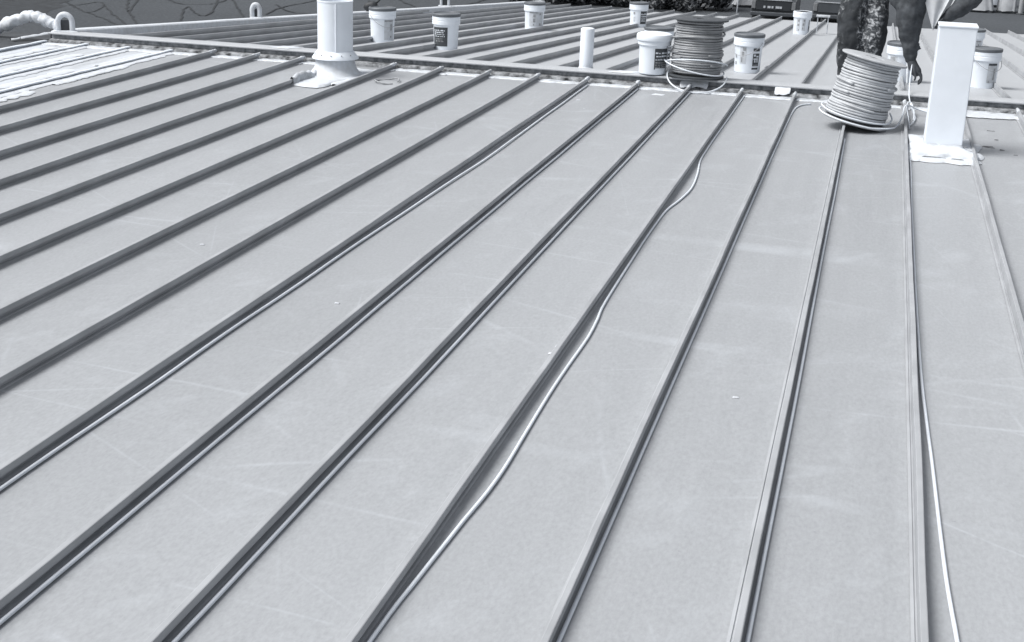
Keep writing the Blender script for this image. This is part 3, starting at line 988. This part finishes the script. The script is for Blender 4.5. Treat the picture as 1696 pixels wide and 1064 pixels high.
# ------------------------------------------------------------------ spools
def spool(label, loc, rot, dark, seed, loose=0.0):
    o = empty('cable_spool', loc, 0, label=label, cat='spool', group='cable spools on the roof')
    o.rotation_euler = rot
    fm = M['flange_dk'] if dark else M['flange']
    for name, z0 in (('flange', 0.0), ('flange', .515)):
        prof = [(.038, z0), (.255, z0), (.262, z0 + .003), (.264, z0 + .009), (.262, z0 + .015), (.255, z0 + .018), (.075, z0 + .018), (.07, z0 + .014), (.038, z0 + .014), (.038, z0)]
        f = MB()
        f.lathe(prof, 56)
        f.f = [q for q in f.f if len(q) == 4]
        f.build(name, fm, o, angle=.6)
    MB().lathe([(.037, .001), (.037, .52)], 24).build('core', M['black'], o, True)
    MB().lathe([(.17, .019), (.17, .514)], 40).build('inner_windings', M['cable_shade'], o, True)
    r_ = random.Random(seed)
    pitch = .0215
    turns = int(.485 / pitch)
    pts = []
    n = 44
    offs = [r_.uniform(-.008, .008) for _ in range(turns + 2)]
    tl = [(r_.uniform(-1, 1), r_.uniform(0, 6.28)) for _ in range(turns + 2)]
    for k in range(turns * n + 1):
        u = k / n
        i = int(u)
        fr = u - i
        ro = offs[i] * (1 - fr) + offs[i + 1] * fr
        sag = loose * math.exp(-((u / turns) / .32) ** 2)
        a = 2 * math.pi * u
        tz = (tl[i][0] * (1 - fr) + tl[i + 1][0] * fr) * .006 * math.cos(a - tl[i][1])
        rad = .205 + ro + sag * (.8 + .3 * math.cos(a - 2.6)) + .02 * math.exp(-((u / turns - .35) / .4) ** 2)
        pts.append((rad * math.cos(a), rad * math.sin(a), max(.030, .032 + u * pitch + tz)))
    MB().tube(pts, .0112, 7).build('wound_cable', M['cable_shade'] if dark else M['cable_sp'], o, True)
    for q in range(3):                     # stray turns lying across the wind
        z0, sl, a0 = r_.uniform(.12, .40), r_.uniform(-.05, .05), r_.uniform(0, 6.28)
        pp = []
        for k in range(41):
            a = a0 + 2 * math.pi * k / 40 * .8
            pp.append(((.238 + .004 * math.sin(3 * a)) * math.cos(a), (.238 + .004 * math.sin(3 * a)) * math.sin(a), z0 + sl * (k / 20 - 1) + .008 * math.sin(2 * a)))
        MB().tube(pp, .0105, 7).build('stray_turn', M['cable_shade'] if dark else M['cable_sp'], o, True)
    return o


spA = spool('tilted spool of pale cable with grey flange resting on a seam before the person', (-.405, -1.50, .042), (R(-2), R(11.5), 0), False, 3, .028)
spB = spool('upright dark flanged spool of cable standing on the ridge cap', (-1.905, .02, .104), (R(-1.0), R(1.0), .4), True, 5, .0)
# cable that has slipped off the tilted spool: loops on its foot and a tail to the post
def cable_obj(label, pts, r=.006, mat='cable', sub=8):
    o = MB().tube(smooth_path(pts, sub), r, 8).build('loose_cable', M[mat], None, True)
    return tag(o, label, 'cable')


def ring_pts(c, rx, ry, z, tx=0.0, ty_=0.0, a0=0, a1=360, n=28):
    out = []
    for k in range(n + 1):
        a = R(a0 + (a1 - a0) * k / n)
        x, y = rx * math.cos(a), ry * math.sin(a)
        out.append((c[0] + x, c[1] + y, z + x * tx + y * ty_))
    return out


cable_obj('pale cable looping round the foot of the tilted spool and away behind the post',
          ring_pts((-.405, -1.50), .285, .285, .075, -.20, .02, 150, 300, 16) +
          [(-.13, -1.66, .035), (-.07, -1.50, .03), (-.03, -1.2, .06), (-.01, -.9, .10), (.03, -.72, .09), (.12, -.66, .05), (.30, -.68, .02), (.42, -.70, .012)], .0065)
cable_obj('second pale loop slipped low round the tilted spool',
          ring_pts((-.40, -1.50), .275, .275, .115, -.20, .03, 170, 350, 18) + [(-.11, -1.40, .07), (-.13, -1.3, .10)], .0065)
cable_obj('thin pale cord hanging from the gloved hand to the roof',
          [(.035, .16, .36), (.03, .10, .25), (.03, -.10, .14), (.035, -.35, .09), (.06, -.65, .05), (.085, -.9, .015), (.06, -1.15, .012), (.03, -1.3, .012)], .0055)
cable_obj('short pale cord standing in a loop beside the seam near the post',
          [(.035, -1.42, .010), (.028, -1.1, .03), (.012, -.78, .08), (.02, -.62, .10), (.05, -.6, .09), (.075, -.75, .04), (.07, -1.0, .012)], .0055)
for j, (c, rx, ry, z, tx, ty_, a0, a1, lb) in enumerate((
        ((-1.90, .0), .285, .275, .225, .01, -.24, 172, 378, 'pale loose loop arching over the front of the dark spool'),
        ((-1.92, -.01), .28, .28, .20, -.20, .05, 165, 380, 'pale loose loop slanting down across the front of the dark spool'),
        ((-1.88, -.06), .275, .32, .12, -.06, .34, 175, 368, 'pale loose loop drooping below the dark spool over the ridge lip'))):
    cable_obj(lb, ring_pts(c, rx, ry, z, tx, ty_, a0, a1, 26), .0068)

# ------------------------------------------------------------------ person
per = empty('person', (-.42, .45, -.03), label='person in dark speckled work trousers and jacket bending to reach down with one gloved hand', cat='person')


def P(x, y, z, r):
    return (x + .42, y - .45, z + .03, r)


def W(x, y, z):
    return (x + .42, y - .45, z + .03)


tro = blob('trousers', [
    [P(-.535, .40, .07, .075), P(-.535, .385, .26, .098), P(-.545, .35, .48, .112), P(-.55, .39, .72, .128), P(-.50, .46, .93, .14)],
    [P(-.33, .46, .07, .072), P(-.33, .44, .26, .090), P(-.335, .38, .48, .112), P(-.335, .42, .72, .115), P(-.36, .48, .93, .13)],
    [P(-.50, .46, .95, .15), P(-.34, .46, .97, .15), P(-.28, .45, 1.02, .15)]], M['trousers'], per, .013, 5)
body = blob('body', [
    [P(-.40, .47, .98, .12), P(-.2, .42, 1.08, .12), P(.05, .34, 1.14, .135), P(.18, .31, 1.16, .07), P(.27, .28, 1.17, .055)],
    [P(.32, .26, 1.165, .085), P(.37, .25, 1.15, .09), P(.42, .24, 1.125, .062)],
    [P(.41, .215, 1.13, .016), P(.445, .20, 1.12, .012)],
    [P(.33, .35, 1.17, .02), P(.33, .365, 1.18, .016)], [P(.31, .17, 1.17, .02), P(.31, .155, 1.18, .016)]], M['skin'], per, .012, 3)
for s_ in (-.034, .034):
    MB().lathe([(0, -.009), (.008, -.005), (.010, 0), (.008, .005), (0, .009)], 10).build('eye', M['hair'], per, True, loc=W(.418, .222 + s_, 1.168))
MB().tube([W(.452, .20 + k * .012 + .01, 1.075) for k in range(4)], .006, 6).build('mouth', M['hair'], per, True)
blob('hair', [[P(.29, .27, 1.215, .075), P(.35, .255, 1.225, .068)], [P(.255, .28, 1.17, .06), P(.26, .28, 1.2, .06)]], M['hair'], per, .013, 3)
jk = blob('jacket', [
    [P(-.40, .45, 1.02, .155), P(-.2, .40, 1.09, .165), P(.03, .33, 1.15, .175), P(.13, .31, 1.17, .12)],
    [P(.02, .26, 1.12, .12), P(-.02, .20, .95, .135), P(-.035, .19, .80, .135), P(-.030, .19, .66, .112), P(-.012, .19, .55, .086), P(.004, .19, .46, .066), P(.016, .19, .385, .046)],
    [P(.055, .17, .50, .026), P(.085, .165, .475, .014)],
    [P(-.17, .30, 1.02, .12), P(-.12, .22, .88, .10)],
    [P(.10, .36, 1.12, .11), P(.30, .30, 1.04, .095), P(.49, .24, .985, .09), P(.44, .19, .90, .085), P(.34, .17, .81, .07), P(.265, .16, .755, .048)]], M['cloth'], per, .012, 4)
fold_tex = bpy.data.textures.new('cloth_folds', 'CLOUDS')
fold_tex.noise_scale = .13
fold_tex.noise_depth = 2
for ob_ in (tro, jk):
    dm = ob_.modifiers.new('folds', 'DISPLACE')
    dm.texture = fold_tex
    dm.strength = .045
    dm.mid_level = .5
# gloved hands: palm, four unequal bent fingers and a thumb
hand = [[P(.020, .19, .37, .040), P(.045, .187, .315, .046), P(.078, .185, .265, .048)]]
fl = [(-.031, .088, .0), (-.011, .100, .01), (.010, .095, .008), (.029, .078, -.004)]
for (dy, L, dz) in fl:
    bx, by, bz = .102, .185 + dy, .252
    hand.append([P(bx - .02, by, bz + .02, .0145), P(bx + .018, by, bz - .018 + dz, .0135), P(bx + .026, by - .004, bz - .018 - L * .45, .0125), P(bx + .008, by - .008, bz - .012 - L * .8, .0105)])
hand.append([P(.045, .15, .315, .016), P(.060, .132, .268, .014), P(.075, .128, .225, .011), P(.072, .132, .195, .009)])
blob('glove', hand, M['glove'], per, .0055, 3)
hand2 = [[P(.265, .16, .755, .036), P(.245, .155, .74, .038), P(.225, .15, .725, .036)]]
for k, dy in enumerate((-.03, -.01, .012, .032)):
    L = (.07, .082, .078, .062)[k]
    hand2.append([P(.225, .15 + dy, .73, .012), P(.195, .15 + dy, .715, .011), P(.185, .148 + dy, .715 - L * .35, .0095), P(.205, .145 + dy, .71 - L * .55, .008)])
hand2.append([P(.245, .12, .75, .014), P(.22, .11, .73, .012), P(.205, .115, .71, .009)])
blob('glove', hand2, M['glove'], per, .0055, 3)
# shirt tail: a hanging pointed fold of cloth
vs_, fs = [], []
nu, nv = 16, 16
for side in (0, 1):
    for j in range(nv + 1):
        v = j / nv
        xl = .025 + (.168 - .025) * v
        xr = .325 + (.176 - .325) * v
        zz = 1.02 + (.655 - 1.02) * v
        for i in range(nu + 1):
            u = i / nu
            x = xl + (xr - xl) * u
            y = .09 + .018 * math.sin(u * 9 + 1.2 * v) * (1 - .7 * v) + .05 * (1 - v) + (.006 if side else 0)
            vs_.append(W(x, y, zz + .012 * math.sin(u * 7)))
m = (nu + 1) * (nv + 1)
for j in range(nv):
    for i in range(nu):
        a = j * (nu + 1) + i
        fs.append((a, a + 1, a + nu + 2, a + nu + 1))
        fs.append((m + a, m + a + nu + 1, m + a + nu + 2, m + a + 1))
for j in range(nv):
    for i in (0, nu):
        a = j * (nu + 1) + i
        fs.append((a, a + nu + 1, m + a + nu + 1, m + a))
MB().add(vs_, fs).build('shirt_tail', M['shirt'], per, True)
for (fx, fy) in ((-.535, .36), (-.33, .42)):
    blob('shoe', [[P(fx, fy + .07, .045, .045), P(fx, fy - .02, .04, .045), P(fx, fy - .14, .03, .04)], [P(fx, fy + .05, .08, .045), P(fx, fy + .05, .11, .045)]], M['shoe'], per, .012, 3)


# ------------------------------------------------------------------ beyond the far eave
def shrub(x, y, h, rx, seed, label):
    o = empty('shrub', (x, y, GZ), seed, label=label, cat='shrub', group='shrubs beyond the far eave')
    r_ = random.Random(seed)
    st_ = MB()
    tips = []
    for k in range(7):
        a = r_.uniform(0, 6.28)
        d = r_.uniform(.2, .75) * rx
        tip = (d * math.cos(a), d * math.sin(a), h * r_.uniform(.55, .95))
        mid = (tip[0] * .45 + r_.uniform(-.1, .1), tip[1] * .45 + r_.uniform(-.1, .1), tip[2] * .5)
        st_.tube([(r_.uniform(-.08, .08), r_.uniform(-.08, .08), 0), mid, tip], [.05, .03, .012], 6)
        tips += [tip, mid]
    st_.build('trunk', M['bark'], o, True)
    for name, mt, cnt, s0 in (('crown', 'leaf_a', 3200, 1), ('crown', 'leaf_b', 1700, 2), ('crown', 'leaf_c', 420, 3)):
        mb = MB()
        clumps = [(r_.gauss(0, rx * .5), r_.gauss(0, rx * .5), h * r_.uniform(.15, 1.0), r_.uniform(.18, .42)) for _ in range(26)]
        for k in range(cnt):
            c = r_.choice(clumps)
            p = Vector((r_.gauss(c[0], c[3] * .6), r_.gauss(c[1], c[3] * .6), max(.05, r_.gauss(c[2], c[3] * .5))))
            n_ = Vector((r_.gauss(0, 1), r_.gauss(0, 1), r_.gauss(.4, 1))).normalized()
            t_ = n_.orthogonal().normalized()
            b_ = n_.cross(t_)
            L, w = r_.uniform(.09, .18), r_.uniform(.04, .08)
            mb.add([p - t_ * L, p + b_ * w + n_ * .01, p + t_ * L, p - b_ * w + n_ * .01], [(0, 1, 2, 3)])
        mb.build(name, M[mt], o)
    return o


SH = [(-16.6, 52.5, 1.9, .9, 'leafy dark shrub beyond the eave, leftmost of the row'), (-14.9, 52, 2.1, 1.0, 'leafy dark shrub beyond the eave, second from the left'),
      (-13.2, 52.8, 1.8, .9, 'leafy dark shrub beyond the eave behind the farthest bucket'), (-11.6, 52.2, 2.2, 1.0, 'leafy dark shrub behind the upright dark spool, left one'),
      (-9.9, 52.6, 2.0, 1.0, 'leafy dark shrub behind the upright dark spool, right one'), (-8.3, 53.2, 2.2, .95, 'leafy dark shrub beside the thin white pole, rightmost of the row')]
for k, (x, y, h, rx, lb) in enumerate(SH):
    shrub(x, y, h, rx, k + 1, lb)
po = empty('thin_pole', (-3.42, 18.75, -1.45), label='thin pale pole leaning up at the far eave beside the shrubs', cat='pole')
MB().tube([(0, 0, 0), (.03, 0, .9), (.08, 0, 2.0)], [.016, .013, .010], 8).build('shaft', M['chrome'], po, True)
MB().box(-.05, .05, -.45, .05, .1, .16).build('bracket', M['dark_gutter'], po)


def tarp_stack(x, y, w0, w1, d, h, label, mat='tarp', lean=0.0, seed=1):
    o = empty('covered_stack', (x, y, GZ), 0, label=label, cat='covered stack', group='canvas covered stacks across the lot')
    vs_, fs = [], []
    n, m = 40, 10
    for j in range(m + 1):
        v = j / m
        w = w0 + (w1 - w0) * v
        dd = d * (1 - .25 * v)
        for k in range(n):
            a = 2 * math.pi * k / n
            ca, sa = math.cos(a), math.sin(a)
            sx = math.copysign(abs(ca) ** .35, ca) * w / 2
            sy = math.copysign(abs(sa) ** .35, sa) * dd / 2
            f = 1 + .05 * math.sin(a * 9 + seed) * (1 - v) + .04 * nz1(a * 2, seed + v * 2)
            vs_.append((sx * f + lean * v, sy * f, .12 + h * v + .05 * nz1(a * 3, seed + 5) * (1 - v)))
    for j in range(m):
        for k in range(n):
            a, b = j * n + k, j * n + (k + 1) % n
            fs.append((a, b, b + n, a + n))
    fs.append(tuple(range(m * n, m * n + n)))
    MB().add(vs_, fs).build('canvas', M[mat], o, True)
    MB().box(-w0 / 2 * .92, w0 / 2 * .92, -d / 2 * .92, d / 2 * .92, 0, .12).build('pallet', M['dark_gutter'], o)
    return o


tarp_stack(-6.55, 56.0, 1.45, .5, 1.5, 1.5, 'pale canvas covered heap sloping up to the dark truck', 'tarp', .45, 1)
tarp_stack(4.15, 61.0, 2.0, 1.0, 1.6, 1.9, 'wide pale canvas covered stack right of the bending person', 'tarp', .1, 2)
tarp_stack(5.2, 64.5, 1.0, 1.3, 1.4, 2.2, 'bright white covered stack squeezed behind the pale ones at the right', 'tarp_white', 0, 3)
tarp_stack(5.78, 61.2, .85, .80, 1.4, 2.0, 'narrow pale covered stack second from the right edge', 'tarp', 0, 4)
tarp_stack(7.3, 61.5, 1.25, 1.2, 1.5, 2.0, 'pale covered stack cut by the right edge', 'tarp', 0, 5)
bo = empty('bollard', (6.42, 60.4, GZ), label='grey bollard between the two rightmost covered stacks', cat='bollard')
MB().lathe([(.12, 0), (.12, 1.6), (.10, 1.68), (0, 1.72)], 20).build('post', M['p_mid'], bo, angle=.6)
MB().lathe([(.22, 0), (.21, .06), (.13, .08)], 20).build('base', M['dark_gutter'], bo, angle=.6)


def truck(x, y, rz, mat, label, emblem):
    o = empty('parked_truck', (x, y, GZ), rz, label=label, cat='truck', group='dark trucks parked beyond the eave')

    def extr(name, prof, w, mt, inset=0.0, bev=.03, parent=o):
        vs_ = [(-w / 2, a, b) for a, b in prof] + [(w / 2, a, b) for a, b in prof]
        n = len(prof)
        fs = [tuple(reversed(range(n))), tuple(range(n, 2 * n))]
        for k in range(n):
            j = (k + 1) % n
            fs.append((k, j, n + j, n + k))
        me = MB().add(vs_, fs)
        ob = me.build(name, mt, parent, bevel=bev)
        return ob
    # rear of the truck faces -y (towards the roof)
    extr('body', [(-2.6, .55), (-2.62, 1.05), (.0, 1.08), (2.3, 1.05), (2.62, .95), (2.65, .5), (2.2, .42), (-2.2, .42)], 1.86, mat)
    extr('cab', [(-.55, 1.06), (-.35, 1.78), (1.0, 1.80), (1.75, 1.08)], 1.66, mat)
    extr('rear_window', [(-.575, 1.16), (-.42, 1.68), (-.40, 1.68), (-.555, 1.16)], 1.36, M['glass'], bev=.0)
    tg = extr('tailgate', [(-2.66, .66), (-2.67, 1.08), (-2.61, 1.10), (-2.60, .64)], 1.46, mat, bev=.012)
    MB().box(-.75, .75, -2.69, -2.64, 1.07, 1.10).build('top_trim', M['chrome'], tg)
    if emblem:
        for k, wd in enumerate((.10, .16, .10, .20, .12)):
            x0 = -.42 + k * .17
            MB().box(x0, x0 + wd * .8, -2.685, -2.665, .74, .83).build('emblem_block', M['chrome'], tg)
    MB().box(-.95, .95, -2.80, -2.60, .42, .58).build('bumper', M['truck2'], o, bevel=.03)
    for s_ in (-1, 1):
        MB().box(s_ * .84 - .085, s_ * .84 + .085, -2.665, -2.56, .70, 1.02).build('tail_lamp', M['lamp_lens'], o, bevel=.015)
        for yy in (-1.65, 1.70):
            wv = MB()
            n = 28
            for (r_, xx) in ((.20, -.13), (.36, -.13), (.39, -.10), (.39, .10), (.36, .13), (.20, .13)):
                for k in range(n):
                    a = 2 * math.pi * k / n
                    wv.v.append((xx, r_ * math.cos(a), r_ * math.sin(a)))
            for q in range(5):
                for k in range(n):
                    a, b = q * n + k, q * n + (k + 1) % n
                    wv.f.append((a, b, b + n, a + n))
            wh = wv.build('wheel', M['tyre'], o, True, loc=(s_ * .80, yy, .39))
            hb = MB()
            hb.tube([(-.11, 0, 0), (.11, 0, 0)], .205, 20)
            hb.build('rim', M['chrome'], wh)
    return o


truck(-4.75, 50.2, .02, M['truck'], 'black pickup truck with pale badge parked left of the far bucket', True)
truck(-2.05, 50.6, -.03, M['truck2'], 'charcoal pickup truck parked just left of the person', False)

# ------------------------------------------------------------------ render defaults
scene.render.engine = 'CYCLES'
scene.cycles.samples = 96
scene.render.resolution_x, scene.render.resolution_y = 1024, 642
